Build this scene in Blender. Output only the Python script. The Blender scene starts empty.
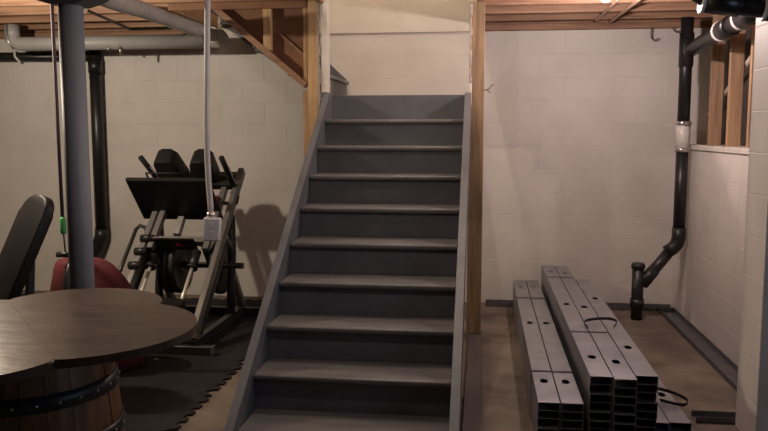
import bpy, bmesh, math, random
from mathutils import Vector, Matrix
random.seed(7)
SC = bpy.context.scene
COL = SC.collection
V = Vector

# ------------------------------------------------------------------ camera
cam_d = bpy.data.cameras.new('camera'); cam = bpy.data.objects.new('camera', cam_d); COL.objects.link(cam)
YAW, PITCH, FPX = math.radians(7.25), math.radians(6.2), 773.0
cam.location = (0, 0, 1.52)
cam.rotation_euler = (math.pi/2 - PITCH, 0, YAW)
cam_d.sensor_width = 36.0; cam_d.lens = 36.0*FPX/768.0; cam_d.clip_start = 0.02
SC.camera = cam
# ------------------------------------------------------------------ world, lights, exposure
W = bpy.data.worlds.new('world'); SC.world = W; W.use_nodes = True
W.node_tree.nodes['Background'].inputs[0].default_value = (0.35, 0.4, 0.5, 1)
W.node_tree.nodes['Background'].inputs[1].default_value = 0.05
SC.view_settings.view_transform = 'Standard'; SC.view_settings.look = 'None'
SC.view_settings.gamma = 1.0; SC.view_settings.use_curve_mapping = False
SC.view_settings.exposure = 0.0
# bare bulbs of the basement: position of the bulb, watts, colour
BULBS = [((-0.61, 3.00, 2.17), 16.0, (1.0, 0.87, 0.80), 'bare bulb hanging on a cord near the foot of the stairs'),
         ((-3.35, 4.35, 2.30), 108.0, (1.0, 0.85, 0.67), 'bare bulb under the joists above the gym corner'),
         ((0.76, 5.15, 2.368), 54.0, (1.0, 0.82, 0.79), 'bare bulb under the joists above the steel studs'),
         ((-0.60, 4.60, 4.80), 90.0, (1.0, 0.85, 0.70), 'bare bulb on the ceiling above the upper stairwell')]

# ------------------------------------------------------------------ pixel helpers (768x431)
_cy, _sy, _cp, _sp = math.cos(YAW), math.sin(YAW), math.cos(PITCH), math.sin(PITCH)
FW = V((-_sy*_cp, _cy*_cp, -_sp)); RT = V((_cy, _sy, 0)); UP = RT.cross(FW); EYE = V((0, 0, 1.52))
def ray(a, b): return FW + RT*((a-384)/FPX) + UP*((215.5-b)/FPX)
def onz(a, b, z=0.0): d = ray(a, b); return EYE + d*((z-1.52)/d.z)
def ony(a, b, y): d = ray(a, b); return EYE + d*(y/d.y)
def onx(a, b, x): d = ray(a, b); return EYE + d*(x/d.x)

# ------------------------------------------------------------------ materials
MATS = {}
def mat(name, c, rough=0.6, metal=0.0, c2=None, scale=6.0, stretch=(1, 1, 1), bump=0.0, bscale=40.0, detail=4.0,
        lo=0.35, hi=0.65, coat=0.0, spec=0.5, rvar=0.0):
    m = bpy.data.materials.new(name); m.use_nodes = True
    nt = m.node_tree; N = nt.nodes; L = nt.links; b = N['Principled BSDF']
    b.inputs['Base Color'].default_value = (*c, 1); b.inputs['Roughness'].default_value = rough
    b.inputs['Metallic'].default_value = metal; b.inputs['Coat Weight'].default_value = coat
    b.inputs['Specular IOR Level'].default_value = spec
    g = N.new('ShaderNodeNewGeometry'); mp = N.new('ShaderNodeMapping'); mp.inputs['Scale'].default_value = stretch
    L.new(g.outputs['Position'], mp.inputs['Vector'])
    if c2 is not None:
        t = N.new('ShaderNodeTexNoise'); t.inputs['Scale'].default_value = scale; t.inputs['Detail'].default_value = detail
        t.inputs['Roughness'].default_value = 0.6
        r = N.new('ShaderNodeValToRGB'); r.color_ramp.elements[0].position = lo; r.color_ramp.elements[1].position = hi
        r.color_ramp.elements[0].color = (*c, 1); r.color_ramp.elements[1].color = (*c2, 1)
        L.new(mp.outputs[0], t.inputs['Vector']); L.new(t.outputs['Fac'], r.inputs[0]); L.new(r.outputs[0], b.inputs['Base Color'])
        if rvar:
            mr = N.new('ShaderNodeMapRange'); mr.inputs['To Min'].default_value = rough-rvar; mr.inputs['To Max'].default_value = rough+rvar
            L.new(t.outputs['Fac'], mr.inputs['Value']); L.new(mr.outputs[0], b.inputs['Roughness'])
    if bump:
        t2 = N.new('ShaderNodeTexNoise'); t2.inputs['Scale'].default_value = bscale; t2.inputs['Detail'].default_value = 3
        bp = N.new('ShaderNodeBump'); bp.inputs['Strength'].default_value = bump; bp.inputs['Distance'].default_value = 0.01
        L.new(mp.outputs[0], t2.inputs['Vector']); L.new(t2.outputs['Fac'], bp.inputs['Height']); L.new(bp.outputs[0], b.inputs['Normal'])
    MATS[name] = m
    return m
def emit(name, c, s):
    m = bpy.data.materials.new(name); m.use_nodes = True; b = m.node_tree.nodes['Principled BSDF']
    b.inputs['Base Color'].default_value = (*c, 1); b.inputs['Emission Color'].default_value = (*c, 1); b.inputs['Emission Strength'].default_value = s
    MATS[name] = m
mat('wall_paint', (0.62, 0.575, 0.53), 0.55, c2=(0.71, 0.665, 0.62), scale=1.7, bump=0.12, bscale=90)
mat('low_bounce_concrete', (0.10, 0.09, 0.08), 0.85, c2=(0.16, 0.145, 0.13), scale=2.5, bump=0.1)  # finish of the unseen walls, made dark to cut bounced light
mat('drywall', (0.66, 0.60, 0.52), 0.7, c2=(0.72, 0.66, 0.58), scale=2.0, bump=0.03)
mat('white_trim', (0.70, 0.66, 0.60), 0.6, c2=(0.6, 0.55, 0.5), scale=9)
mat('concrete', (0.10, 0.077, 0.06), 0.75, c2=(0.225, 0.175, 0.135), scale=2.6, bump=0.15, bscale=60, detail=8)
mat('stair_paint', (0.092, 0.095, 0.112), 0.42, c2=(0.12, 0.122, 0.138), scale=5, bump=0.08, bscale=25)
mat('tread_paint', (0.10, 0.096, 0.104), 0.40, c2=(0.155, 0.142, 0.14), scale=7, stretch=(0.4, 2, 2), bump=0.06, bscale=20)
mat('wood_x', (0.21, 0.108, 0.062), 0.65, c2=(0.38, 0.215, 0.125), scale=7, stretch=(0.25, 4, 4), bump=0.1)
mat('wood_y', (0.27, 0.15, 0.09), 0.65, c2=(0.42, 0.25, 0.15), scale=7, stretch=(4, 0.25, 4), bump=0.1)
mat('wood_z', (0.42, 0.255, 0.12), 0.6, c2=(0.58, 0.38, 0.20), scale=6, stretch=(5, 5, 0.35), bump=0.1)
mat('wood_post', (0.17, 0.11, 0.065), 0.6, c2=(0.31, 0.21, 0.12), scale=5, stretch=(5, 5, 0.5), bump=0.1)
mat('wood_stud', (0.33, 0.205, 0.125), 0.65, c2=(0.52, 0.33, 0.19), scale=6, stretch=(5, 5, 0.35), bump=0.1)
mat('plywood', (0.17, 0.075, 0.04), 0.65, c2=(0.27, 0.125, 0.062), scale=5, stretch=(0.6, 3, 1.5), bump=0.05)
mat('subfloor', (0.36, 0.22, 0.12), 0.7, c2=(0.5, 0.32, 0.18), scale=3, stretch=(0.5, 2, 2))
mat('sheathing', (0.055, 0.045, 0.04), 0.8, c2=(0.085, 0.065, 0.05), scale=7)  # boards behind the studs, shadow in the gaps put into the dark colour
mat('plate_brown', (0.06, 0.045, 0.044), 0.6, c2=(0.10, 0.077, 0.07), scale=6, stretch=(4, 0.3, 4), bump=0.05)
mat('torn_paper', (0.30, 0.27, 0.25), 0.9, c2=(0.46, 0.42, 0.38), scale=25)
mat('column_paint', (0.20, 0.215, 0.25), 0.6, c2=(0.225, 0.24, 0.272), scale=4, bump=0.04)
mat('galvanized', (0.30, 0.303, 0.33), 0.40, metal=0.75, c2=(0.385, 0.385, 0.41), scale=9, bump=0.02, rvar=0.06)
mat('dark_galvanized', (0.13, 0.13, 0.145), 0.45, metal=0.55, c2=(0.18, 0.18, 0.195), scale=8)
mat('black_abs', (0.011, 0.010, 0.011), 0.38, c2=(0.02, 0.019, 0.02), scale=6)
mat('white_hub', (0.68, 0.66, 0.63), 0.4)
mat('clamp_steel', (0.62, 0.60, 0.58), 0.3, metal=0.85)
mat('pipe_grey', (0.32, 0.315, 0.31), 0.45, c2=(0.38, 0.37, 0.36), scale=4)
mat('insulation', (0.40, 0.365, 0.32), 0.85, c2=(0.52, 0.48, 0.42), scale=22, bump=0.5, bscale=45)
mat('conduit_grey', (0.50, 0.485, 0.49), 0.5, c2=(0.56, 0.54, 0.54), scale=8)
mat('box_grey', (0.62, 0.63, 0.65), 0.4, c2=(0.7, 0.7, 0.71), scale=9)
mat('rubber_mat', (0.016, 0.015, 0.017), 0.85, c2=(0.024, 0.022, 0.023), scale=5, spec=0.2, bump=0.25, bscale=150)
mat('black_steel', (0.018, 0.018, 0.02), 0.40, c2=(0.026, 0.025, 0.026), scale=6)
mat('grey_steel', (0.17, 0.165, 0.16), 0.42, metal=0.3, c2=(0.2, 0.195, 0.19), scale=6)
mat('chrome_sheen_paint', (0.74, 0.70, 0.64), 0.28, metal=0.35)  # pale and barely metallic, the rods' bright reflections are put into the colour
mat('black_vinyl', (0.012, 0.011, 0.012), 0.5, c2=(0.018, 0.016, 0.016), scale=9, spec=0.3, bump=0.05, bscale=120)
mat('cast_iron', (0.016, 0.016, 0.017), 0.5, c2=(0.025, 0.024, 0.024), scale=14, bump=0.1)
mat('red_mark', (0.8, 0.04, 0.04), 0.5)
mat('red_rubber', (0.22, 0.03, 0.022), 0.5)
mat('maroon_fabric', (0.085, 0.008, 0.014), 0.8, c2=(0.14, 0.015, 0.024), scale=7, bump=0.25, bscale=18)
mat('rope_purple', (0.075, 0.045, 0.065), 0.7, c2=(0.13, 0.09, 0.115), scale=60)
mat('green_sleeve', (0.09, 0.42, 0.12), 0.5)
mat('table_leather', (0.052, 0.030, 0.021), 0.32, c2=(0.095, 0.056, 0.038), scale=5, stretch=(1, 3, 1), bump=0.12, bscale=10, rvar=0.06, detail=7)
mat('table_edge', (0.05, 0.028, 0.02), 0.22)
mat('oak_stave', (0.13, 0.055, 0.022), 0.5, c2=(0.23, 0.105, 0.04), scale=8, stretch=(4, 4, 0.4), bump=0.1)
mat('hoop_iron', (0.02, 0.022, 0.026), 0.42, metal=0.4, c2=(0.035, 0.035, 0.038), scale=15)
mat('rivet_steel', (0.5, 0.48, 0.45), 0.3, metal=0.8)
mat('strap_black', (0.02, 0.018, 0.02), 0.4)
mat('porcelain', (0.75, 0.73, 0.7), 0.3)
mat('copper', (0.62, 0.42, 0.30), 0.4, metal=0.6)
mat('steel_beam', (0.07, 0.065, 0.065), 0.5)
mat('pale_wire', (0.55, 0.47, 0.40), 0.6)
mat('added_window_frame', (0.6, 0.6, 0.6), 0.5)  # frame round the added glowing panel
emit('bulb_glow', (1.0, 0.82, 0.6), 30.0)
emit('cool_fill_glow', (0.60, 0.72, 1.0), 4.5)  # glow of the added panel, bluish fill from the right

# ------------------------------------------------------------------ mesh builder
class MB:
    def __init__(self): self.bm = bmesh.new()
    def _add(self, vs, fs, smooth=False):
        b = [self.bm.verts.new(v) for v in vs]
        out = []
        for f in fs:
            try: q = self.bm.faces.new([b[i] for i in f]); q.smooth = smooth; out.append(q)
            except ValueError: pass
        return b, out
    def box(self, lo, hi, bev=0.0, M=None, seg=1):
        x0, y0, z0 = lo; x1, y1, z1 = hi
        vs = [V(p) for p in ((x0,y0,z0),(x1,y0,z0),(x1,y1,z0),(x0,y1,z0),(x0,y0,z1),(x1,y0,z1),(x1,y1,z1),(x0,y1,z1))]
        fs = [(0,3,2,1),(4,5,6,7),(0,1,5,4),(1,2,6,5),(2,3,7,6),(3,0,4,7)]
        t = bmesh.new(); b = [t.verts.new(v) for v in vs]
        for f in fs: t.faces.new([b[i] for i in f])
        if bev: bmesh.ops.bevel(t, geom=t.edges[:], offset=bev, segments=seg, affect='EDGES', profile=0.5)
        self._merge(t, M, seg > 1); return self
    def _merge(self, t, M=None, smooth=False):
        idx = {}
        for v in t.verts: idx[v] = self.bm.verts.new(M @ v.co if M is not None else v.co)
        for f in t.faces:
            q = self.bm.faces.new([idx[v] for v in f.verts]); q.smooth = smooth or f.smooth
        t.free()
    def bar(self, p, q, w, h, up=(0,0,1), bev=0.003):
        """rectangular bar from p to q; w across, h along 'up'"""
        p, q = V(p), V(q); d = (q-p); L = d.length; d.normalize(); u = V(up); s = d.cross(u).normalized(); u = s.cross(d)
        M = Matrix((( s.x, d.x, u.x, p.x), (s.y, d.y, u.y, p.y), (s.z, d.z, u.z, p.z), (0,0,0,1)))
        return self.box((-w/2, 0, -h/2), (w/2, L, h/2), bev, M)
    def tube(self, pts, r, n=12, caps=True, radii=None):
        pts = [V(p) for p in pts]; rings = []; prev = None
        for i, p in enumerate(pts):
            if i == 0: d = pts[1]-p
            elif i == len(pts)-1: d = p-pts[i-1]
            else: d = (pts[i+1]-p).normalized() + (p-pts[i-1]).normalized()
            d.normalize()
            if prev is None:
                a = V((0,0,1)) if abs(d.z) < 0.9 else V((1,0,0)); s = d.cross(a).normalized()
            else: s = (prev - d*prev.dot(d)).normalized()
            prev = s; t = d.cross(s); rr = radii[i] if radii else r
            rings.append([p + s*(math.cos(k*2*math.pi/n)*rr) + t*(math.sin(k*2*math.pi/n)*rr) for k in range(n)])
        vs = [v for rg in rings for v in rg]; fs = []
        for i in range(len(pts)-1):
            for k in range(n):
                k2 = (k+1) % n; fs.append((i*n+k, i*n+k2, (i+1)*n+k2, (i+1)*n+k))
        b, fc = self._add(vs, fs, True)
        if caps:
            for rg in (b[:n][::-1], b[-n:]):
                try: self.bm.faces.new(rg)
                except ValueError: pass
        return self
    def cyl(self, p, q, r, n=20, r2=None):
        return self.tube([p, q], r, n, True, [r, r if r2 is None else r2])
    def lathe(self, prof, center, n=32, axis='z'):
        cx, cy, cz = center; vs = []; fs = []
        for (r, h) in prof:
            for k in range(n):
                a = k*2*math.pi/n; c, s = r*math.cos(a), r*math.sin(a)
                vs.append((cx+c, cy+s, cz+h) if axis == 'z' else (cx+h, cy+c, cz+s))
        for i in range(len(prof)-1):
            for k in range(n):
                k2 = (k+1) % n; fs.append((i*n+k, i*n+k2, (i+1)*n+k2, (i+1)*n+k))
        b, _ = self._add(vs, fs, True)
        return self
    def prism(self, poly, z0, z1):
        n = len(poly); vs = [(x, y, z0) for x, y in poly] + [(x, y, z1) for x, y in poly]
        fs = [tuple(range(n))[::-1], tuple(range(n, 2*n))] + [(i, (i+1) % n, n+(i+1) % n, n+i) for i in range(n)]
        self._add(vs, fs); return self
    def extr(self, poly3, d):
        n = len(poly3); d = V(d); vs = [V(p) for p in poly3] + [V(p)+d for p in poly3]
        fs = [tuple(range(n))[::-1], tuple(range(n, 2*n))] + [(i, (i+1) % n, n+(i+1) % n, n+i) for i in range(n)]
        self._add(vs, fs); return self
    def build(self, name, m, parent=None, origin=None):
        bm = self.bm
        bmesh.ops.recalc_face_normals(bm, faces=bm.faces[:])
        if parent is not None:
            o = V((0,0,0)); p = parent
            while p is not None: o += p.location; p = p.parent
        elif origin is not None: o = V(origin)
        else:
            xs = [v.co.x for v in bm.verts]; ys = [v.co.y for v in bm.verts]; zs = [v.co.z for v in bm.verts]
            o = V(((min(xs)+max(xs))/2, (min(ys)+max(ys))/2, min(zs)))
        for v in bm.verts: v.co -= o
        me = bpy.data.meshes.new(name); bm.to_mesh(me); bm.free(); me.materials.append(MATS[m])
        ob = bpy.data.objects.new(name, me); COL.objects.link(ob)
        if parent is not None: ob.parent = parent
        else: ob.location = o
        return ob
def tag(o, label=None, cat=None, group=None, kind=None):
    if label: o['label'] = label
    if cat: o['category'] = cat
    if group: o['group'] = group
    if kind: o['kind'] = kind
    return o
def thing(name, loc, label, cat, group=None):
    o = bpy.data.objects.new(name, None); COL.objects.link(o); o.location = loc; o.empty_display_size = 0.1
    return tag(o, label, cat, group)
def struct(o, label, cat):
    return tag(o, label, cat, kind='structure')
def inst(src, parent=None, loc=None):
    c = src.copy(); COL.objects.link(c); c.parent = parent
    if loc is not None: c.location = loc
    return c

# ------------------------------------------------------------------ room dimensions
YB = 6.83            # face of the back wall
XR = 1.64            # face of the low right wall
XL, YF, XFR = -5.2, -3.0, 4.0
ZC, ZS = 2.43, 2.665   # underside of joists / subfloor
PX, PY0, PY1 = 1.32, 3.78, 4.075   # end of the cross wall

struct(MB().box((XL-0.2, YF-0.2, -0.12), (XFR+0.2, YB+0.2, 0.0)).build('floor', 'concrete'), 'stained brown concrete basement floor', 'floor')

# block pieces share one mesh per size; local x along wall, y depth (front at 0), z up
BLOCKS = {}
def block_mesh(L, H):
    key = (round(L, 3), round(H, 3))
    if key not in BLOCKS:
        t = bmesh.new(); g, e, d = 0.0012, 0.0026, 0.0013
        x0, x1, z0, z1 = g, L-g, g, H-g
        o = [t.verts.new(p) for p in ((x0, d, z0), (x1, d, z0), (x1, d, z1), (x0, d, z1))]
        i = [t.verts.new(p) for p in ((x0+e, 0, z0+e), (x1-e, 0, z0+e), (x1-e, 0, z1-e), (x0+e, 0, z1-e))]
        k = [t.verts.new((v.co.x, d+0.02, v.co.z)) for v in o]
        t.faces.new(i)
        for a in range(4):
            b = (a+1) % 4; t.faces.new((o[a], o[b], i[b], i[a])); t.faces.new((k[a], k[b], o[b], o[a]))
        me = bpy.data.meshes.new('block'); t.to_mesh(me); t.free(); me.materials.append(MATS['wall_paint']); BLOCKS[key] = me
    return BLOCKS[key]
def lay_blocks(wall, p0, along, length, height, courses, L=0.406, start=0, limit=None):
    """p0: lower corner of the face; along: unit vector to the right when looking at the face"""
    H = height/courses; rot = math.atan2(along[1], along[0]); wl = wall.location
    for r in range(courses):
        x = -L/2 if (r+start) % 2 else 0.0
        while x < length-0.02:
            a, b = max(0, x), min(length, x+L)
            if b-a > 0.03 and (limit is None or a < limit):
                o = bpy.data.objects.new('block', block_mesh(b-a, H)); COL.objects.link(o); o.parent = wall
                o.location = V((p0[0]+along[0]*a, p0[1]+along[1]*a, p0[2]+r*H + 0.0)) - wl + V((-along[1], along[0], 0))*random.uniform(-0.0005, 0.0005)
                o.rotation_euler.z = rot
            x += L
DM = 0.0018   # mortar lies this far behind the block faces
wb = struct(MB().box((XL-0.2, YB+DM, 0), (XR+0.5, YB+0.2, 2.375)).build('wall_back', 'wall_paint'), 'cream painted concrete block wall behind the stairs', 'wall')
lay_blocks(wb, (XL, YB, 0), (1, 0), XR-XL, 2.375, 12)
wr = struct(MB().box((XR+DM, PY1-0.0, 0), (XR+0.36, YB+DM, 1.375)).build('wall_right', 'wall_paint'), 'half height painted block wall under the bare studs', 'wall')
lay_blocks(wr, (XR, YB, 0), (0, -1), YB-PY1, 1.375, 7, start=1)
wc = struct(MB().box((PX+DM, PY0+DM, 0), (XFR+0.2, PY1, ZC)).build('wall_near_right', 'wall_paint'), 'end of a thick painted block wall at the right edge', 'wall')
lay_blocks(wc, (PX, PY1, 0), (0, -1), PY1-PY0, ZC, 12, L=0.6)
lay_blocks(wc, (PX, PY0, 0), (1, 0), XFR-PX, ZC, 12, limit=1.0)
struct(MB().box((XL-0.2, YF, 0), (XL, YB, ZC)).build('wall_left', 'low_bounce_concrete'), 'darkened concrete basement wall on the left outside the view', 'wall')
struct(MB().box((XL-0.2, YF-0.2, 0), (XFR+0.2, YF, ZC)).build('wall_front', 'low_bounce_concrete'), 'darkened concrete basement wall behind the viewer', 'wall')
wfr = MB()
wfr.box((XFR, YF, 0), (XFR+0.2, PY0, 1.5)); wfr.box((XFR, YF, 1.5), (XFR+0.2, 0.6, ZC)); wfr.box((XFR, 2.6, 1.5), (XFR+0.2, PY0, ZC)); wfr.box((XFR, 0.6, 2.2), (XFR+0.2, 2.6, ZC))
struct(wfr.build('wall_far_right', 'low_bounce_concrete'), 'darkened concrete basement wall with an opening for the added window on the right', 'wall')
wn = bpy.data.objects.new('added_window_1', None); COL.objects.link(wn); wn.location = (XFR+0.1, 1.6, 1.5); struct(wn, 'added glowing window outside the view on the right for cool fill', 'window')
MB().box((XFR+0.1, 0.64, 1.54), (XFR+0.11, 2.56, 2.16)).build('fill_panel', 'cool_fill_glow', wn)  # unseen panel, added to give cool fill light
fr = MB(); fr.box((XFR+0.02, 0.6, 1.5), (XFR+0.16, 2.6, 1.54)); fr.box((XFR+0.02, 0.6, 2.16), (XFR+0.16, 2.6, 2.2)); fr.box((XFR+0.02, 0.6, 1.54), (XFR+0.16, 0.64, 2.16)); fr.box((XFR+0.02, 2.56, 1.54), (XFR+0.16, 2.6, 2.16)); fr.box((XFR+0.03, 1.58, 1.54), (XFR+0.15, 1.62, 2.16))
fr.build('added_window_frame', 'added_window_frame', wn)

# ------------------------------------------------------------------ ceiling: subfloor with stairwell, joists
SX0, SX1, SY0 = -1.14, -0.055, 3.4      # stairwell opening over the lower flight
UX0, UY0 = -2.36, 5.60                  # opening over the upper flight
cl = MB()
for lo, hi in (((XL-0.2, YF-0.2), (XFR+0.2, SY0)), ((XL-0.2, SY0), (SX0, UY0)), ((XL-0.2, UY0), (UX0, YB+0.2)), ((SX1, SY0), (XFR+0.2, YB+0.2))):
    cl.box((lo[0], lo[1], ZS), (hi[0], hi[1], ZS+0.02))
ceil = struct(cl.build('ceiling', 'subfloor'), 'bare timber ceiling of subfloor boards and joists', 'ceiling')
def joist(x0, x1, y, z0=ZC, z1=ZS-0.0005, w=0.038):
    MB().box((x0, y-w/2, z0), (x1, y+w/2, z1), 0.003).build('joist', 'wood_x', ceil)
yj = 6.62
while yj > YF:
    if yj > UY0: segs = ((XL, UX0-0.04), (SX1+0.04, XR+0.3))
    elif yj > SY0: segs = ((XL, SX0-0.04), (SX1+0.04, XFR if yj < PY0 else XR+0.3))
    else: segs = ((XL, XFR),)
    for a, b in segs: joist(a, b, yj)
    yj -= 0.406
joist(XL, UX0-0.04, YB-0.019+0.03); joist(SX1+0.04, XR+0.3, YB-0.019+0.03)
MB().box((SX0-0.038, SY0, ZC), (SX0, UY0-0.04, ZS-0.0005), 0.003).build('trimmer_joist', 'wood_y', ceil)
MB().box((SX1, SY0, ZC), (SX1+0.038, YB-0.03, ZS-0.0005), 0.003).build('trimmer_joist', 'wood_y', ceil)
MB().box((UX0-0.038, UY0, ZC), (UX0, YB-0.03, ZS-0.0005), 0.003).build('trimmer_joist', 'wood_y', ceil)
MB().box((UX0-0.038, UY0-0.038, ZC), (SX0-0.04, UY0, ZS-0.0005), 0.003).build('header_joist', 'wood_x', ceil)
struct(MB().box((XL-0.2, YB-0.03, 2.376), (UX0-0.04, YB+0.14, ZC-0.001), 0.004).build('trim_1', 'wood_x'), 'timber sill plate on top of the back wall at left', 'trim')
struct(MB().box((SX1+0.04, YB-0.03, 2.376), (XR+0.4, YB+0.14, ZC-0.001), 0.004).build('trim_2', 'wood_x'), 'timber sill plate on top of the back wall at right', 'trim')
# upper stairwell shell
uw = MB(); uw.box((UX0-0.04, YB-0.018, 2.376), (SX1+0.04, YB+0.2, 5.1))
struct(uw.build('wall_upper_back', 'drywall'), 'plain cream drywall above the block wall over the landing', 'wall')
uw = MB(); uw.box((SX1+0.039, SY0-0.3, ZS+0.021), (SX1+0.2, YB+0.2, 5.1)); uw.box((-3.4, SY0-0.3, ZS+0.021), (-3.3, YB+0.2, 5.1)); uw.box((-3.4, SY0-0.4, ZS+0.021), (0.2, SY0-0.3, 5.1))
uw.box((-3.3, YB-0.018, ZS+0.021), (UX0-0.041, YB+0.2, 5.1))
struct(uw.build('wall_upper_side', 'drywall'), 'drywall around the stairwell on the floor above', 'wall')
struct(MB().box((-3.4, SY0-0.4, 5.1), (0.2, YB+0.2, 5.2)).build('ceiling_upper', 'drywall'), 'plain ceiling above the stairwell on the floor above', 'ceiling')
# right: framing above the half wall
struct(MB().box((XR-0.012, PY1+0.002, 1.376), (XR+0.34, YB, 1.414), 0.004).build('trim_3', 'white_trim'), 'painted timber sill along the top of the half wall', 'trim')
struct(MB().box((XR+0.3, PY1+0.002, 1.415), (XR+0.34, YB, ZC-0.001)).build('wall_upper_right', 'sheathing'), 'sheathing boards behind the bare wall studs, shade put into their dark colour', 'wall')
for i, (y, nm) in enumerate(((6.36, 'bare timber wall stud farthest back beside the drain pipe'), (5.90, 'bare timber wall stud second from the drain pipe'), (5.45, 'bare timber wall stud third from the drain pipe'), (5.0, 'bare timber wall stud nearest the thick block wall end'), (4.55, 'bare timber wall stud hidden behind the thick block wall end'))):
    tag(MB().box((XR+0.11, y-0.019, 1.415), (XR+0.205, y+0.019, ZC-0.001), 0.003).build('wall_stud', 'wood_stud'), nm, 'stud', 'bare studs above the half wall')

# ------------------------------------------------------------------ staircase
RISE, RUN, Y0, ZL = 0.178, 0.2531, 5.533, 1.78
XA, XB = -1.085, -0.128
st = thing('staircase', (-0.6, 3.4, 0), 'grey painted closed riser staircase rising to a landing', 'stairs')
for k in range(1, 10):
    yn, zt = Y0-RUN*k, ZL-RISE*k
    MB().box((XA, yn, zt-0.030), (XB, yn+RUN+0.045, zt), 0.011, seg=3).build('tread', 'tread_paint', st)
for k in range(0, 10):
    yr, zt = Y0-RUN*k+0.028, ZL-RISE*k
    lo = zt-RISE+0.0005
    MB().box((XA, yr, lo), (XB, yr+0.018, zt-0.031 if k else zt-0.001), 0.001).build('riser', 'stair_paint', st)
# stringers: sloping boards whose top edge stands above the nosings
def stringer(x0, x1, name):
    s = RISE/RUN; yt = Y0+0.035
    up = 0.055; dn = 0.235
    z_at = lambda y: ZL + (y-Y0)*s
    yb_top = Y0 - (ZL+up)/s            # where the top edge meets the floor
    poly = [(yt, min(z_at(yt)+up, ZL+0.010)), (yt, z_at(yt)-dn), (Y0-(ZL-dn)/s, 0.0), (yb_top+0.06, 0.0), (yb_top+0.06, z_at(yb_top+0.06)+up)]
    yk = Y0-(up-0.010)/s; poly[0:1] = [(yk, z_at(yk)+up), (yt, ZL+0.010)]
    MB().extr([(x0, y, z) for y, z in poly], (x1-x0, 0, 0)).build(name, 'stair_paint', st)
stringer(XA-0.042, XA, 'stringer'); stringer(XB, XB+0.042, 'stringer')
# landing
ld_ = MB(); ld_.box((-1.112, Y0+0.047, ZL-0.025), (-0.106, 5.71, ZL)); ld_.box((-1.19, 5.71, ZL-0.025), (-0.09, YB-0.001, ZL)); ld_.build('landing_deck', 'tread_paint', st)
for y in (5.74, 6.1, 6.5):
    MB().box((-1.17, y, ZL-0.165), (-0.11, y+0.038, ZL-0.026)).build('landing_joist', 'wood_x', st)
# upper flight turning left along the back wall
up = thing('upper_staircase', (-1.7, 6.2, ZL), 'short grey flight turning left from the landing, mostly hidden', 'stairs')
for k in range(5):
    xr = -1.195-0.245*k; zt = ZL+RISE*(k+1)
    MB().box((xr-0.018, UY0+0.06, ZL+RISE*k+0.001), (xr, YB-0.042, zt-0.031)).build('riser', 'stair_paint', up)
    if k < 4: MB().box((xr-0.245, UY0+0.06, zt-0.030), (xr+0.025, YB-0.042, zt), 0.008).build('tread', 'tread_paint', up)
sk = [(-1.20, ZL+0.002), (-1.20, 1.975), (-1.36, 2.125), (-2.30, 2.125+0.94*0.727), (-2.30, 2.45), (-1.36, ZL+0.002)]
MB().extr([(x, YB-0.040, z) for x, z in sk], (0, 0.020, 0)).build('skirt_board', 'stair_paint', up)
# enclosure of the upper flight facing the room: sloping bottom rail, plywood, studs
yf = UY0
en = thing('stair_enclosure', (-1.6, yf+0.02, 1.84), 'triangular timber framed plywood side of the upper flight', 'stair framing')
A = ony(211, 8, yf); B = ony(305, 88, yf)
dr = (B-A).normalized(); A2 = A - dr*0.30
nrm = V((-dr.z, 0, dr.x)); nrm = nrm if nrm.z > 0 else -nrm
A2 = A2 + nrm*0.02; B2 = B + nrm*0.022
def strip(p, q, w, y0, y1, name, m, par):
    d = (q-p).normalized(); n = V((-d.z, 0, d.x)); n = n if n.z > 0 else -n
    pts = [p-n*w/2, q-n*w/2, q+n*w/2, p+n*w/2]
    return MB().extr([(a.x, y0, a.z) for a in pts], (0, y1-y0, 0)).build(name, m, par)
strip(A2, B2, 0.042, yf-0.045, yf+0.038, 'sloping_rail', 'wood_x', en)
MB().extr([(-2.1, yf+0.018, 2.63), (A2.x+0.1, yf+0.018, 2.55), (B2.x-0.02, yf+0.018, B2.z+0.03), (-1.20, yf+0.018, B2.z), (-1.20, yf+0.018, 2.63)], (0, 0.012, 0)).build('plywood_panel', 'plywood', en)
MB().box((-1.592, yf-0.040, 2.105), (-1.533, yf+0.016, 2.62), 0.003).build('stud', 'wood_z', en)
p1, p2 = ony(272, 27, yf), ony(306, 57, yf)
strip(p1, p2, 0.014, yf+0.003, yf+0.017, 'batten', 'wood_x', en)
MB().box((-1.297, yf-0.030, B.z+0.03), (-1.268, yf+0.016, 2.62), 0.003).build('stud', 'wood_z', en)
MB().box((-2.3, yf-0.06, 2.40), (-1.27, yf-0.0385, 2.62), 0.003).build('rim_board', 'plywood', en)
# posts beside the stairs
lp = thing('stair_post', (-1.23, yf, 0), 'pale timber post left of the stair opening with torn grey edge', 'post', 'timber posts beside the stairs')
MB().box((-1.262, yf-0.05, 0), (-1.188, yf+0.016, ZS-0.01), 0.004).build('front_stud', 'wood_z', lp)
MB().box((-1.312, yf+0.002, 0), (-1.264, yf+0.014, B.z-0.02), 0.003).build('side_stud', 'wood_stud', lp)
t = MB(); zz = 1.62
while zz < 2.60:
    h = random.uniform(0.05, 0.11); t.box((-1.1875, yf-0.048, zz), (-1.1875+random.uniform(0.008, 0.022), yf+0.0, min(zz+h, 2.62)), 0.002); zz += h
t.build('torn_drywall_edge', 'torn_paper', lp)
struct(MB().box((-1.168, yf-0.035, 1.80), (-1.118, yf+0.055, ZS), 0.003).build('trim_4', 'white_trim'), 'white corner trim at the left side of the stair opening', 'trim')
rp = thing('stair_post', (-0.03, yf, 0), 'tall timber post at the right side of the stairs', 'post', 'timber posts beside the stairs')
MB().box((-0.102, 5.60, 0.039), (0.004, 5.69, ZC-0.001), 0.004).build('post_body', 'wood_post', rp)
t = MB(); zz = 1.80
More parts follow.
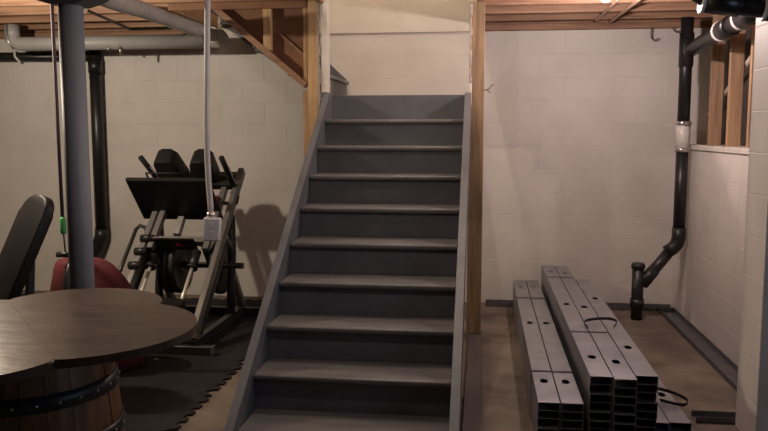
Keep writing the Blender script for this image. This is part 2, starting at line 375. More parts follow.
while zz < 2.40:
    h = random.uniform(0.05, 0.12); t.box((-0.101, 5.590, zz), (-0.091+random.uniform(0.0, 0.012), 5.5995, min(zz+h, 2.42)), 0.002); zz += h
t.build('torn_drywall_edge', 'torn_paper', rp)
MB().box((-0.101, 5.582, 1.70), (-0.084, 5.5895, 1.86), 0.002).build('trim_scrap', 'white_trim', rp)
wk = ony(485.5, 90, 5.60)
MB().tube([ony(482, 91, 5.605), ony(489, 89, 5.59), ony(491, 86, 5.58), ony(494, 84, 5.575)], 0.003, 6).tube([ony(487, 89.5, 5.6), ony(489, 92, 5.59), ony(491, 93, 5.585)], 0.003, 6).build('wire_end', 'strap_black', rp)
tag(MB().box((-0.084, 2.4, 0), (0.018, 5.70, 0.038), 0.003).build('bottom_plate', 'plate_brown'), 'dark timber bottom plate on the floor along the stairs', 'plate')

# ------------------------------------------------------------------ steel column and beam
cx, cyy = -1.93, 3.5
c0 = thing('steel_column', (cx, cyy, 0), 'blue grey painted round steel column in front of the gym corner', 'column')
MB().cyl((cx, cyy, 0.012), (cx, cyy, 2.105), 0.057, 32).build('pipe', 'column_paint', c0)
MB().box((cx-0.1, cyy-0.1, 0), (cx+0.1, cyy+0.1, 0.012), 0.003).build('base_plate', 'column_paint', c0)
MB().extr([(cx-0.06, cyy-0.075, 2.105), (cx+0.06, cyy-0.075, 2.105), (cx+0.13, cyy-0.075, 2.125), (cx+0.19, cyy-0.075, 2.158), (cx-0.19, cyy-0.075, 2.158), (cx-0.13, cyy-0.075, 2.125)], (0, 0.15, 0)).build('cap_plate', 'steel_beam', c0)
bm_ = MB(); bm_.box((XL, cyy-0.07, 2.159), (-1.30, cyy+0.07, 2.172)); bm_.box((XL, cyy-0.005, 2.172), (-1.30, cyy+0.005, 2.416)); bm_.box((XL, cyy-0.07, 2.416), (-1.30, cyy+0.07, 2.429))
struct(bm_.build('beam', 'steel_beam'), 'dark steel beam resting on the round column', 'beam')

# ------------------------------------------------------------------ pipes on the left
gp = thing('drain_pipe', (-3.0, 6.3, 2.2), 'long grey pipe running level under the joists at left', 'pipe')
yg, zg, rg = 6.32, 2.268, 0.060
xe = ony(16, 43, yg).x
MB().tube([(xe-0.03, yg, zg+0.11), (xe-0.025, yg, zg+0.05), (xe+0.0, yg, zg+0.015), (xe+0.05, yg, zg), (-2.30, yg, zg)], rg, 20).build('pipe', 'pipe_grey', gp)
MB().tube([(xe-0.03, yg, zg+0.03), (xe-0.03, yg, 2.43)], rg*1.04, 20).build('elbow', 'pipe_grey', gp)
hx = ony(10, 38, yg).x
t = MB(); t.tube([(hx+0.02, yg-0.066, zg+0.16), (hx+0.02, yg-0.066, zg+0.02), (hx+0.06, yg-0.05, zg-0.05)], 0.008, 8); t.build('hanger_strap', 'clamp_steel', gp)
for (a, b) in ((111, 50), (123, 54)):
    p = ony(a, b, yg); MB().tube([(p.x, yg-0.05, zg-0.035), (p.x, yg-0.05, p.z-0.01)], 0.009, 8).build('hanger_strap', 'clamp_steel', gp)
ip = thing('insulated_pipe', (-2.08, 5.2, 2.2), 'pale wrapped pipe slanting toward the back wall under the joists', 'pipe')
pts = [(-2.085+random.uniform(-.006, .006), y, 2.262+random.uniform(-.005, .005)) for y in [3.2+0.16*i for i in range(18)]]
MB().tube(pts, 0.05, 16, radii=[0.05+random.uniform(-0.004, 0.005) for _ in pts]).build('wrapped_pipe', 'insulation', ip)
MB().tube([(-2.10, 5.90, 2.268), (-2.10, 6.1, 2.268), (-2.13, 6.22, 2.268), (-2.215, 6.29, 2.268)], 0.062, 16).build('elbow', 'insulation', ip)
tag(MB().tube([onz(86, 10, 2.35), onz(130, 29, 2.35), onz(172, 28, 2.37)], 0.012, 8).build('thin_pipe', 'plate_brown'), 'thin dark pipe under the joists beside the pale wrapped pipe', 'pipe')
bp = thing('black_drain_pipe', (-3.47, 6.74, 0.4), 'black drain pipe going down the back wall behind the grey column', 'pipe')
xb = ony(97, 120, 6.75).x
MB().tube([(xb, 6.755, 2.30), (xb, 6.755, 0.60)], 0.055, 20).build('riser_pipe', 'black_abs', bp)
MB().tube([(xb, 6.755, 0.62), (xb-0.005, 6.755, 0.55), (xb-0.05, 6.755, 0.44), (xb-0.14, 6.755, 0.35), (xb-0.4, 6.755, 0.13)], 0.06, 20).build('elbow', 'black_abs', bp)
MB().cyl((xb, 6.755, 2.05), (xb, 6.755, 2.17), 0.063, 20).build('hub', 'black_abs', bp)
zb = ony(30, 57, 6.75).z
MB().tube([(XL, 6.765, zb+0.01), (xb-0.02, 6.765, zb)], 0.042, 16).build('branch_pipe', 'black_abs', bp)
p = ony(17, 57, 6.72)
MB().tube([(p.x-0.02, 6.715, zb+0.06), (p.x-0.015, 6.712, zb), (p.x+0.03, 6.715, zb-0.05)], 0.011, 8).build('hanger_strap', 'white_hub', bp)

# hanging conduit with outlet box
yc = 4.25
hc = thing('hanging_outlet', (ony(212, 229, yc).x, yc, ony(212, 241, yc).z), 'grey electrical box hanging on a conduit from the ceiling', 'outlet')
pts = [ony(a, b, yc) for a, b in ((207.5, -6), (207.2, 40), (206.8, 80), (206.6, 120), (207.2, 155), (208.8, 185), (210.5, 205), (211, 216))]
pts = [V((pts[0].x, yc, ZC-0.005))] + pts
MB().tube(pts, 0.0165, 14).build('conduit', 'conduit_grey', hc)
MB().cyl(ony(211, 212, yc), ony(211, 218, yc), 0.024, 14).build('connector', 'clamp_steel', hc)
c = ony(212.2, 229, yc)
bx = MB().box((-0.048, -0.028, -0.066), (0.048, 0.026, 0.066), 0.007, Matrix.Translation(c) @ Matrix.Rotation(math.radians(12), 4, 'Z') @ Matrix.Rotation(math.radians(4), 4, 'Y'), seg=2).build('outlet_box', 'box_grey', hc)
R_ = Matrix.Translation(c) @ Matrix.Rotation(math.radians(12), 4, 'Z') @ Matrix.Rotation(math.radians(4), 4, 'Y')
MB().box((-0.043, -0.0325, -0.060), (0.043, -0.0285, 0.060), 0.0015, R_).build('cover_plate', 'box_grey', bx)
for dz in (-0.026, 0.026):
    MB().box((-0.016, -0.036, dz-0.016), (0.016, -0.033, dz+0.016), 0.0012, R_).build('socket', 'box_grey', bx)

# rope with green sleeve and clip
yr_ = 4.46
rope = thing('hanging_rope', (ony(65, 250, yr_).x, yr_, ony(65, 256, yr_).z), 'thin purple rope hanging from the ceiling with green sleeve', 'rope')
top = ony(52, 8, yr_); g0, g1 = ony(62.5, 217, yr_), ony(63.6, 234, yr_)
MB().tube([V((top.x, yr_, ZC-0.002)), top, ony(57, 110, yr_), g0], 0.011, 8).build('rope', 'rope_purple', rope)
MB().tube([g0, g0.lerp(g1, .15), g0.lerp(g1, .85), g1], 0.017, 12, radii=[0.013, 0.019, 0.019, 0.013]).build('sleeve', 'green_sleeve', rope)
k1 = ony(65.5, 254, yr_)
MB().tube([g1, k1], 0.005, 8).build('wire', 'strap_black', rope)
MB().cyl(k1+V((-0.055, 0, -0.004)), k1+V((0.045, 0, -0.004)), 0.018, 12).build('clip', 'black_steel', rope)
# maroon bag
bagc = V((-2.43, 4.58, 0))
t = MB(); nA, nH = 40, 18; vs = []; fs = []
topc = V((-2.55, 4.56, 0.71))
for j in range(nH+1):
    h = j/nH
    z = 0.71*math.sin(h*math.pi/2)**0.9
    f = (1-h**2.6)**0.5 if h < 1 else 0.0
    f = f*(0.93+0.07*math.sin(6*h))
    for i in range(nA):
        a = i*2*math.pi/nA
        w = 1+0.035*math.sin(5*a+3*h)+0.025*math.sin(9*a-4*h)
        cxh = bagc.x + (topc.x-bagc.x)*h**1.6
        vs.append((cxh+0.30*f*w*math.cos(a), 4.58+0.19*f*w*math.sin(a), z))
for j in range(nH):
    for i in range(nA):
        i2 = (i+1) % nA; fs.append((j*nA+i, j*nA+i2, (j+1)*nA+i2, (j+1)*nA+i))
fs.append(tuple(range(nA))[::-1]); t._add(vs, fs, True)
bag = thing('gym_bag', (bagc.x, bagc.y, 0), 'slumped maroon fabric bag behind the grey column', 'bag')
t.build('bag_body', 'maroon_fabric', bag)
sx = ony(66, 262, 4.40).x
MB().tube([(sx, 4.56, 0.722), (sx, 4.46, 0.700), (sx+0.004, 4.395, 0.62), (sx+0.008, 4.375, 0.5), (sx+0.01, 4.36, 0.34)], 0.022, 8).build('strap', 'strap_black', bag)

# ------------------------------------------------------------------ exercise bench
bd = V((0.55, 0.835, 0)).normalized(); bs = V((bd.y, -bd.x, 0)); topb = V((-2.535, 4.25, 1.115)); inc = math.radians(64)
bn = thing('exercise_bench', (-2.8, 3.85, 0), 'black padded exercise bench with upright backrest behind the table', 'bench')
ax = bd*math.cos(inc)+V((0,0,1))*math.sin(inc); nf = bs.cross(ax).normalized()
if nf.dot(bd) > 0: nf = -nf
def pad(origin, u, w, n, L, Wd, T, rr, name, m, par, narrow=1.0):
    """rounded pad: u length axis, w width axis, n thickness axis"""
    poly = []
    for k in range(9): a = math.pi*k/8/2; poly.append((L-rr+rr*math.sin(a), Wd/2*narrow-rr+rr*math.cos(a)))
    for k in range(9): a = math.pi*k/8/2; poly.append((L-rr+rr*math.cos(a), -Wd/2*narrow+rr-rr*math.sin(a)))
    poly += [(0.03, -Wd/2), (0, -Wd/2+0.03), (0, Wd/2-0.03), (0.03, Wd/2)]
    t = bmesh.new(); lo = [t.verts.new(origin+u*a+w*b) for a, b in poly]; hi = [t.verts.new(origin+u*a+w*b+n*T) for a, b in poly]; N = len(poly)
    t.faces.new(lo[::-1]); t.faces.new(hi)
    for i in range(N): t.faces.new((lo[i], lo[(i+1) % N], hi[(i+1) % N], hi[i]))
    es = [e for e in t.edges if (e.verts[0] in lo) == (e.verts[1] in lo) ]
    bmesh.ops.bevel(t, geom=es, offset=min(0.018, T*0.4), segments=3, affect='EDGES', profile=0.5)
    q = MB(); q._merge(t, None, True); return q.build(name, m, par)
b0 = topb-ax*0.73
pad(b0, ax, bs, nf, 0.73, 0.33, 0.065, 0.11, 'backrest', 'black_vinyl', bn, 0.92)
sd = (-bd*math.cos(math.radians(12))+V((0,0,1))*math.sin(math.radians(12))).normalized()
s0 = b0 - bd*0.08 + V((0,0,-0.0)); sn = sd.cross(bs).normalized(); sn = sn if sn.z > 0 else -sn
pad(s0-sn*0.06, sd, bs, sn, 0.42, 0.30, 0.07, 0.06, 'seat', 'black_vinyl', bn)
MB().bar(b0-nf*0.03-ax*0.03, b0-nf*0.03+ax*0.6, 0.06, 0.05, nf).build('backrest_frame', 'black_steel', bn)
g = V((b0.x, b0.y, 0.0))
MB().bar(g-bd*0.5+V((0,0,.30)), g+bd*0.25+V((0,0,.22)), 0.06, 0.06).build('spine', 'black_steel', bn)
MB().bar(g-bd*0.42+V((0,0,.28)), g-bd*0.47+V((0,0,.02)), 0.05, 0.05, bd).build('leg', 'black_steel', bn)
MB().bar(g+bd*0.18+V((0,0,.24)), g+bd*0.24+V((0,0,.02)), 0.05, 0.05, bd).build('leg', 'black_steel', bn)
MB().bar(g-bd*0.47-bs*0.25+V((0,0,.025)), g-bd*0.47+bs*0.25+V((0,0,.025)), 0.05, 0.05).build('foot', 'black_steel', bn)
MB().bar(g+bd*0.24-bs*0.16+V((0,0,.025)), g+bd*0.24+bs*0.16+V((0,0,.025)), 0.05, 0.05).build('foot', 'black_steel', bn)
MB().bar(g+bd*0.16+V((0,0,.25)), b0+ax*0.35-nf*0.05, 0.04, 0.04, bs).build('support_arm', 'black_steel', bn)
MB().bar(g-bd*0.28+V((0,0,.27)), s0+sd*0.25-sn*0.065, 0.04, 0.04, bs).build('seat_post', 'black_steel', bn)

# ------------------------------------------------------------------ leg press machine
E1 = V((0, 0.733, 0.680)); E2 = V((0, -0.680, 0.733)); MO = V((0, 5.05, 0.19))
def mp(s, t, x): return V((x, 0, 0)) + MO + E1*s + E2*t
XLm, XRm = -2.54, -1.95
lg = thing('leg_press_machine', (-2.3, 5.5, 0), 'black and grey inclined leg press machine by the back wall', 'gym machine')
for x in (XLm, XRm):
    MB().bar(mp(-0.06, 0, x), mp(1.47, 0, x), 0.046, 0.075, E2, 0.006).build('rail', 'grey_steel', lg)
    MB().bar(mp(-0.04, -0.075, x-0.0), mp(0.75, -0.075, x), 0.045, 0.05, E2, 0.005).build('lower_rail', 'black_steel', lg)
    MB().bar(V((x, 4.955, 0.055)), V((x, 6.06, 0.055)), 0.05, 0.06).build('base_rail', 'black_steel', lg)
    u_ = mp(1.02, -0.04, x)
    MB().tube([u_, V((x, u_.y+0.01, 0.55)), V((x, u_.y-0.04, 0.3)), V((x, u_.y-0.05, 0.085))], 0.032, 10).build('upright', 'black_steel', lg)
    MB().bar(V((x, u_.y-0.02, 0.42)), V((x, 6.06, 0.09)), 0.05, 0.05, (0, 0.5, 1)).build('rear_brace', 'grey_steel', lg)
    MB().bar(V((x, 4.985, 0.08)), mp(0.02, -0.03, x), 0.045, 0.05, (0, 1, 0)).build('front_post', 'grey_steel', lg)
MB().bar(V((-2.75, 4.93, 0.03)), V((-1.80, 4.93, 0.03)), 0.06, 0.06).build('front_foot', 'black_steel', lg)
MB().bar(V((-2.78, 6.09, 0.03)), V((-1.72, 6.09, 0.03)), 0.06, 0.06).build('rear_foot', 'black_steel', lg)
for x in (-1.797, -2.753): MB().box((x-0.006, 4.898, 0.004), (x+0.006, 4.962, 0.062), 0.002).build('end_cap', 'grey_steel', lg)
MB().bar(mp(1.41, 0.0, XLm), mp(1.41, 0, XRm), 0.05, 0.05, E2).build('top_crossbar', 'grey_steel', lg)
# foot plate, perpendicular to the rails
fp = MB().box((-2.665, 0, 0), (-2.015, 0.035, 0.455), 0.008, Matrix.Translation(mp(0.985, -0.065, 0)) @ Matrix(((1,0,0,0),(0,E1.y,E2.y,0),(0,E1.z,E2.z,0),(0,0,0,1)))).build('foot_plate', 'black_vinyl', lg)
MB().bar(mp(0.97, -0.02, -2.33), mp(0.80, -0.03, -2.33), 0.05, 0.05, E2).build('plate_post', 'clamp_steel', lg)
MB().bar(mp(1.03, 0.10, -2.33), mp(1.03, 0.36, -2.33), 0.3, 0.03, E1).build('plate_frame', 'black_steel', lg)
MB().tube([mp(1.03, 0.37, -2.5), mp(1.03, 0.42, -2.5), mp(1.03, 0.42, -2.2), mp(1.03, 0.37, -2.2)], 0.008, 8).build('plate_hook', 'black_steel', lg)
# carriage
MB().bar(mp(0.72, 0.0, -2.44), mp(0.72, 0.0, -2.06), 0.05, 0.06, E2).build('carriage_crossbar', 'grey_steel', lg)
cpn = MB().extr([(-2.50, *mp(0.685, 0.055, 0)[1:]), (-2.14, *mp(0.685, 0.055, 0)[1:]), (-2.14, *mp(0.685, -0.065, 0)[1:]), (-2.50, *mp(0.685, -0.065, 0)[1:])], E1*0.01).build('nameplate', 'black_steel', lg)
MB().bar(mp(0.692, 0.066, -2.50), mp(0.692, 0.066, -2.14), 0.012, 0.022, E2).build('nameplate_edge', 'clamp_steel', cpn)
lc = ony(178, 243, mp(0.68, 0.0, 0).y)
tri = [(0, 0.026), (-0.038, -0.02), (-0.010, -0.008), (0, -0.020), (0.010, -0.008), (0.038, -0.02)]
cc = mp(0.6835, 0.0, lc.x)
MB().extr([cc + V((a, 0, 0)) + E2*b for a, b in tri], -E1*0.002).build('logo', 'red_mark', cpn)
for x in (-2.475, -2.04):
    MB().bar(mp(0.62, 0.02, x), mp(1.30, 0.02, x), 0.045, 0.05, E2).build('carriage_side', 'grey_steel', lg)
RX = [-2.46, -2.135]
for x in RX:
    MB().cyl(mp(0.0, -0.05, x), mp(0.62, -0.05, x), 0.014, 12).build('guide_rod', 'chrome_sheen_paint', lg)
    MB().cyl(mp(0.50, -0.05, x), mp(0.66, -0.05, x), 0.032, 14).build('bushing', 'black_steel', lg)
    MB().cyl(mp(0.50, -0.05, x), mp(0.515, -0.05, x), 0.042, 14).build('bushing_flange', 'black_steel', lg)
MB().bar(mp(0.0, -0.05, -2.56), mp(0.0, -0.05, -2.02), 0.04, 0.06, E2).build('lower_crossbar', 'black_steel', lg)
# shoulder pads and handles
sB = 1.26
for sgn, xc in ((-1, -2.46), (1, -2.21)):
    wv = V((1, 0, 0)); ax_ = (E2 + V((sgn*0.10, 0, 0))).normalized()
    pad(mp(sB, 0.05, xc), ax_, wv, E1, 0.255, 0.215, 0.15, 0.035, 'shoulder_pad', 'black_vinyl', lg, 0.72)
MB().bar(mp(sB+0.02, 0.04, -2.62), mp(sB+0.02, 0.04, -1.98), 0.07, 0.06, E2).build('pad_crossbar', 'black_steel', lg)
for x, xt in ((-2.56, -2.635), (-1.965, -1.985)):
    MB().tube([mp(sB, 0.05, x), mp(sB, 0.36, xt)], 0.021, 12).build('handle', 'black_vinyl', lg)
    MB().tube([mp(sB-0.005, 0.05, x+0.028), mp(sB-0.005, 0.26, x*0.25+xt*0.75+0.028)], 0.006, 8).build('handle_rod', 'clamp_steel', lg)
MB().tube([mp(sB-0.04, 0.02, -1.98), mp(sB-0.06, -0.02, -1.93), mp(sB-0.12, -0.03, -1.93), mp(sB-0.15, 0.0, -2.0), mp(sB-0.15, 0.02, -2.1)], 0.016, 10).build('release_lever', 'black_steel', lg)
MB().tube([mp(1.12, 0.06, -2.06), mp(1.06, 0.07, -2.055), mp(0.98, 0.02, -2.06)], 0.018, 10).build('safety_hook', 'red_rubber', lg)
# peg below the carriage
yp, zp = 5.80, 0.46
MB().cyl((-2.50, yp, zp), (-1.85, yp, zp), 0.024, 16).build('weight_peg', 'black_steel', lg)
for x in (-2.10, -2.48): MB().bar((x, yp, zp-0.02), mp(0.75, 0.0, x), 0.05, 0.05, (1, 0, 0)).build('peg_hanger', 'black_steel', lg)
# stops on the left rail and left tube
for (a, b) in ((147, 240), (141, 253), (135, 267)):
    d = ray(a, b); s_ = None
    nP = E2; tt = (mp(0, 0.05, 0)-EYE).dot(nP)/d.dot(nP); P = EYE + d*tt
    MB().cyl(P+V((-0.045, 0, 0)), P+V((0.05, 0, 0)), 0.030, 14).build('stop_knob', 'black_steel', lg)
    MB().cyl(P+V((0.04, 0, 0)), V((XLm, P.y, P.z)), 0.014, 10).build('stop_pin', 'black_steel', lg) if XLm > P.x else None
def onrail(a, b, off=0.0):
    d = ray(a, b); tt = (mp(0, off, 0)-EYE).dot(E2)/d.dot(E2); return EYE+d*tt
MB().tube([onrail(112, 294), onrail(124, 262), onrail(136, 231), onrail(140, 227), onrail(145, 229), onrail(149, 236)], 0.015, 10).build('side_tube', 'black_steel', lg)
# seat of the machine (low, near end)
pd_ = pad(V((-2.17, 4.86, 0.255)), V((0, 0.96, 0.12)).normalized(), V((1, 0, 0)), V((0, -0.12, 0.96)).normalized(), 0.26, 0.25, 0.055, 0.03, 'seat', 'black_vinyl', lg)
MB().bar((-2.17, 4.98, 0.055), (-2.17, 4.98, 0.262), 0.05, 0.05, (0, 1, 0)).build('seat_post', 'black_steel', lg)
# weight plates
def wplate(x, label):
    prof = [(0.026, -0.018), (0.06, -0.022), (0.075, -0.014), (0.17, -0.012), (0.19, -0.024), (0.222, -0.024), (0.226, 0), (0.222, 0.024), (0.19, 0.024), (0.17, 0.012), (0.075, 0.014), (0.06, 0.022), (0.026, 0.018), (0.026, -0.018)]
    o = MB().lathe(prof, (x, yp, zp-0.001), 40, 'x').build('weight_plate', 'cast_iron')
    tag(o, label, 'weight plate', 'round weight plates on the leg press')
wplate(-2.03, 'round black iron weight plate beside the right rail of the leg press')
wplate(-2.36, 'right one of two black iron plates between the rails under the red mark')
wplate(-2.417, 'left one of two black iron plates between the rails under the red mark')

# ------------------------------------------------------------------ foam mat with interlocking edges
mt = thing('puzzle_mat', (-3.0, 4.0, 0), 'black interlocking rubber gym mat covering the left floor', 'mat')
T_, NT, dd = 0.61, 12, 0.017
def tooth():
    pts = []; p_ = T_/NT
    for i in range(NT):
        s = 1 if i % 2 else -1
        pts += [(i*p_+(0.010 if s > 0 else -0.0)+(-0.006 if s > 0 else 0.004), s*dd), ((i+1)*p_+(0.002 if s > 0 else -0.004), s*dd)]
    return pts
tp = tooth()
def tile_poly(teeth_r=True):
    e = 0.0012
    bot = [(u, v) for u, v in tp]; poly = []
    poly += [(min(max(u, dd+e), T_-dd-e), v*0.9+e) for u, v in bot if dd < u < T_-dd]
    poly += [(T_+v*0.9-e, min(max(u, dd+e), T_-dd-e)) for u, v in tp if dd < u < T_-dd]
    poly += [(min(max(u, dd+e), T_-dd-e), T_+v*0.9-e) for u, v in reversed(tp) if dd < u < T_-dd]
    poly += [(v*0.9+e, min(max(u, dd+e), T_-dd-e)) for u, v in reversed(tp) if dd < u < T_-dd]
    return poly
t = MB().prism(tile_poly(), 0.0, 0.012)
me_t = bpy.data.meshes.new('mat_tile'); bmesh.ops.recalc_face_normals(t.bm, faces=t.bm.faces[:]); t.bm.to_mesh(me_t); t.bm.free(); me_t.materials.append(MATS['rubber_mat'])
for i in range(6):
    for j in range(7):
        o = bpy.data.objects.new('mat_tile', me_t); COL.objects.link(o); o.parent = mt
        o.location = V((-1.525-dd*0.9-(i+1)*T_, 2.37+j*T_, 0)) - mt.location

# ------------------------------------------------------------------ barrel table
BC = V((-1.43, 2.25, 0)); HB = 0.868
br = thing('barrel', (BC.x, BC.y, 0), 'old wooden barrel with black riveted hoops carrying the tabletop', 'barrel')
def brad(z): u = (z-HB/2)/(HB/2); return 0.278-0.044*u*u
NS = 22
for k in range(NS):
    a0, a1 = 2*math.pi*k/NS+0.003, 2*math.pi*(k+1)/NS-0.003; vs = []; fs = []; dr_ = random.uniform(-0.002, 0.002)
    zs = [HB*i/10 for i in range(11)]
    for z in zs:
        for (a, r) in ((a0, brad(z)+dr_-0.0012), ((a0+a1)/2, brad(z)+dr_), (a1, brad(z)+dr_-0.0012), (a1, brad(z)-0.028), (a0, brad(z)-0.028)):
            vs.append((BC.x+r*math.cos(a), BC.y+r*math.sin(a), z))
    for i in range(10):
        for q in range(5): q2 = (q+1) % 5; fs.append((i*5+q, i*5+q2, (i+1)*5+q2, (i+1)*5+q))
    fs += [(4, 3, 2, 1, 0), (50, 51, 52, 53, 54)]
    t = MB(); t._add(vs, fs); t.build('stave', 'oak_stave', br)
def hoop(z0, z1, riv):
    n = 48; t = MB(); zs = [z0, (z0+z1)/2, z1]
    prof = [(brad(z0)+0.003, z0), (brad(z0)+0.007, z0), (brad((z0+z1)/2)+0.007, (z0+z1)/2), (brad(z1)+0.007, z1), (brad(z1)+0.003, z1)]
    h = t.lathe([(r, z) for r, z in prof], (BC.x, BC.y, 0), n).build('hoop', 'hoop_iron', br)
    if riv:
        for k in range(26):
            a = 2*math.pi*k/26; zz = z0+(z1-z0)*0.45; r = brad(zz)+0.007
            d = V((math.cos(a), math.sin(a), 0)); p = V((BC.x, BC.y, zz))+d*r
            MB().tube([p, p+d*0.003, p+d*0.005], 0.005, 8, radii=[0.006, 0.005, 0.002]).build('rivet', 'rivet_steel', h)
hoop(0.690, 0.738, True); hoop(0.545, 0.585, True); hoop(0.24, 0.28, False); hoop(0.03, 0.09, False)
MB().lathe([(0.001, HB-0.03), (0.205, HB-0.03), (0.205, HB-0.05), (0.001, HB-0.05)], (BC.x, BC.y, 0), 32).build('barrel_head', 'oak_stave', br)
tt_ = thing('clover_tabletop', (BC.x, BC.y, HB+0.001), 'dark brown four lobed tabletop lying on the barrel', 'tabletop')
hx_, hy_ = 0.290, 0.345
cusps = [(hx_, -hy_), (hx_, hy_), (-hx_, hy_), (-hx_, -hy_)]
for k in range(4):
    a = V((*cusps[k], 0)); b = V((*cusps[(k+1) % 4], 0)); m_ = (a+b)/2; nn = m_.normalized(); half = (b-a).length/2; sag = 0.245
    R = (half*half+sag*sag)/(2*sag); cc_ = m_+nn*(sag-R); th = math.atan2(half, R-sag); base = math.atan2(nn.y, nn.x)
    outline = []
    n = 36
    for i in range(n+1):
        an = base-th+2*th*i/n; outline.append(cc_+V((math.cos(an), math.sin(an), 0))*R)
    g_ = 0.0004
    cen = m_*0.002
    outl = [cen] + [p - (p-m_*0.5).normalized()*g_ for p in outline]
    poly = [(BC.x+p.x, BC.y+p.y) for p in outl]
    t = bmesh.new(); lo = [t.verts.new((x, y, HB+0.001)) for x, y in poly]; hi = [t.verts.new((x, y, HB+0.026)) for x, y in poly]; N = len(poly)
    t.faces.new(lo[::-1]); t.faces.new(hi)
    for i in range(N): t.faces.new((lo[i], lo[(i+1) % N], hi[(i+1) % N], hi[i]))
    es = [e for e in t.edges if e.verts[0] in hi and e.verts[1] in hi and hi[0] not in e.verts]
    bmesh.ops.bevel(t, geom=es, offset=0.007, segments=3, affect='EDGES', profile=0.5)
    q = MB(); q._merge(t, None, False); q.build('table_leaf', 'table_leather', tt_)

# ------------------------------------------------------------------ steel studs
SW, SF, SPZ = 0.101, 0.0405, 0.0425
def stud_mesh(L, off):
    """C section, web on top with knock-out holes; length along +y, top of web at z=0"""
    m_ = MB(); w = SW/2; th = 0.0016; hw, hl = 0.021, 0.048
    holes = []; y = off; ys = [0.0]
    while y < L-0.1: holes.append(y); y += 1.22
    def quad(x0, x1, y0, y1): m_._add([(x0, y0, 0), (x1, y0, 0), (x1, y1, 0), (x0, y1, 0)], [(0, 1, 2, 3)])
    y = 0.0
    for h in holes:
        quad(-w, 0, y, h-hl); quad(0, w, y, h-hl); ys += [h-hl, h, h+hl]
        n = 8; inner = []; outer = []
        for k in range(n):
            a = 2*math.pi*k/n; ca, sa = math.cos(a), math.sin(a); inner.append((hw*ca, h+hl*0.78*sa, 0))
            q = 1/max(abs(ca), abs(sa)); outer.append((w*ca*q, h+hl*sa*q, 0))
        m_._add(inner+outer, [(k, (k+1) % n, n+(k+1) % n, n+k) for k in range(n)])
        y = h+hl
    quad(-w, 0, y, L); quad(0, w, y, L); ys.append(L)
    for s in (-1, 1):
        for y0, y1 in zip(ys[:-1], ys[1:]):
            m_._add([(s*w, y0, 0), (s*w, y1, 0), (s*w, y1, -SF), (s*w, y0, -SF)], [(0, 1, 2, 3)])
            m_._add([(s*w, y0, -SF), (s*w, y1, -SF), (s*(w-0.010), y1, -SF), (s*(w-0.010), y0, -SF)], [(0, 1, 2, 3)])
    bm = m_.bm; bmesh.ops.remove_doubles(bm, verts=bm.verts[:], dist=0.0003); bmesh.ops.recalc_face_normals(bm, faces=bm.faces[:])
    me = bpy.data.meshes.new('steel_stud'); bm.to_mesh(me); bm.free(); me.materials.append(MATS['galvanized']); return me
MS = {}
ORD = ['topmost', 'second from top', 'third from top', 'fourth from top', 'fifth from top', 'sixth from top', 'seventh from top', 'eighth from top', 'ninth from top', 'tenth from top']
def stud_column(x, y, L, n, where, off, group):
    for k in range(n):
        o2 = round(off+random.choice((0, 0, 0.02)), 3); key = (L, o2)
        if key not in MS: MS[key] = stud_mesh(L, o2)
        o = bpy.data.objects.new('steel_stud', MS[key]); COL.objects.link(o)
        md = o.modifiers.new('thickness', 'SOLIDIFY'); md.thickness = 0.0022; md.offset = -1
        top = k == n-1
        o.location = (x+(0 if top else random.uniform(-0.0012, 0.0012)), y+(0 if top else random.uniform(-0.012, 0.02)), SPZ*(k+1)-0.001)
        tag(o, 'galvanized steel stud, %s in the %s' % (ORD[n-1-k], where), 'steel stud', group)
stud_column(0.326, 3.585, 3.05, 6, 'left row of the low left stack', 0.30, 'studs in the low left stack')
stud_column(0.434, 3.585, 3.05, 6, 'right row of the low left stack', 0.30, 'studs in the low left stack')
stud_column(0.565, 3.610, 3.05, 9, 'left row of the tall stack', 0.30, 'studs in the tall stack')
stud_column(0.672, 3.580, 3.05, 9, 'middle row of the tall stack', 0.28, 'studs in the tall stack')
stud_column(0.779, 3.645, 2.40, 9, 'shorter right row of the tall stack', 0.47, 'studs in the tall stack')
stud_column(0.886, 3.845, 2.40, 2, 'left row of the lowest stack', 0.42, 'studs in the lowest stack')
stud_column(0.993, 3.855, 2.40, 2, 'right row of the lowest stack', 0.40, 'studs in the lowest stack')
# packing straps
def band(x0, x1, z1, y, label):
    t = MB(); w = 0.010
    t.box((x0-0.0025, y-w, 0.001), (x0-0.0012, y+w, z1+0.0025)); t.box((x1+0.0012, y-w, 0.001), (x1+0.0025, y+w, z1+0.0025)); t.box((x0-0.0025, y-w, z1+0.0012), (x1+0.0025, y+w, z1+0.0025))
    tag(t.build('packing_strap', 'strap_black'), label, 'strap', 'straps tied round the studs')
band(0.273, 0.4865, SPZ*6, 4.065, 'thin dark strap round the near part of the low left stack')
band(0.273, 0.4865, SPZ*6, 5.90, 'thin dark strap round the far end of the low left stack')
zt = SPZ*9+0.001
tag(MB().box((0.514, 4.42, zt), (0.723, 4.434, zt+0.0015)).build('packing_strap', 'strap_black'), 'short dark strap lying across the tall stack near the middle', 'strap', 'straps tied round the studs')
tag(MB().box((0.514, 6.10, zt), (0.723, 6.114, zt+0.0015)).build('packing_strap', 'strap_black'), 'short dark strap lying across the far end of the tall stack', 'strap', 'straps tied round the studs')
def ribbon(pts, w, name, label):
    t = MB(); pts = [V(p) for p in pts]; n = len(pts); vs = []
    for i, p in enumerate(pts):
        vs += [p+V((0, 0, w/2)), p-V((0, 0, w/2))]
    t._add(vs, [(2*i, 2*i+1, 2*i+3, 2*i+2) for i in range(n-1)], True)
    o = t.build(name, 'strap_black'); md = o.modifiers.new('thickness', 'SOLIDIFY'); md.thickness = 0.0015
    return tag(o, label, 'strap', 'loose straps on the studs')
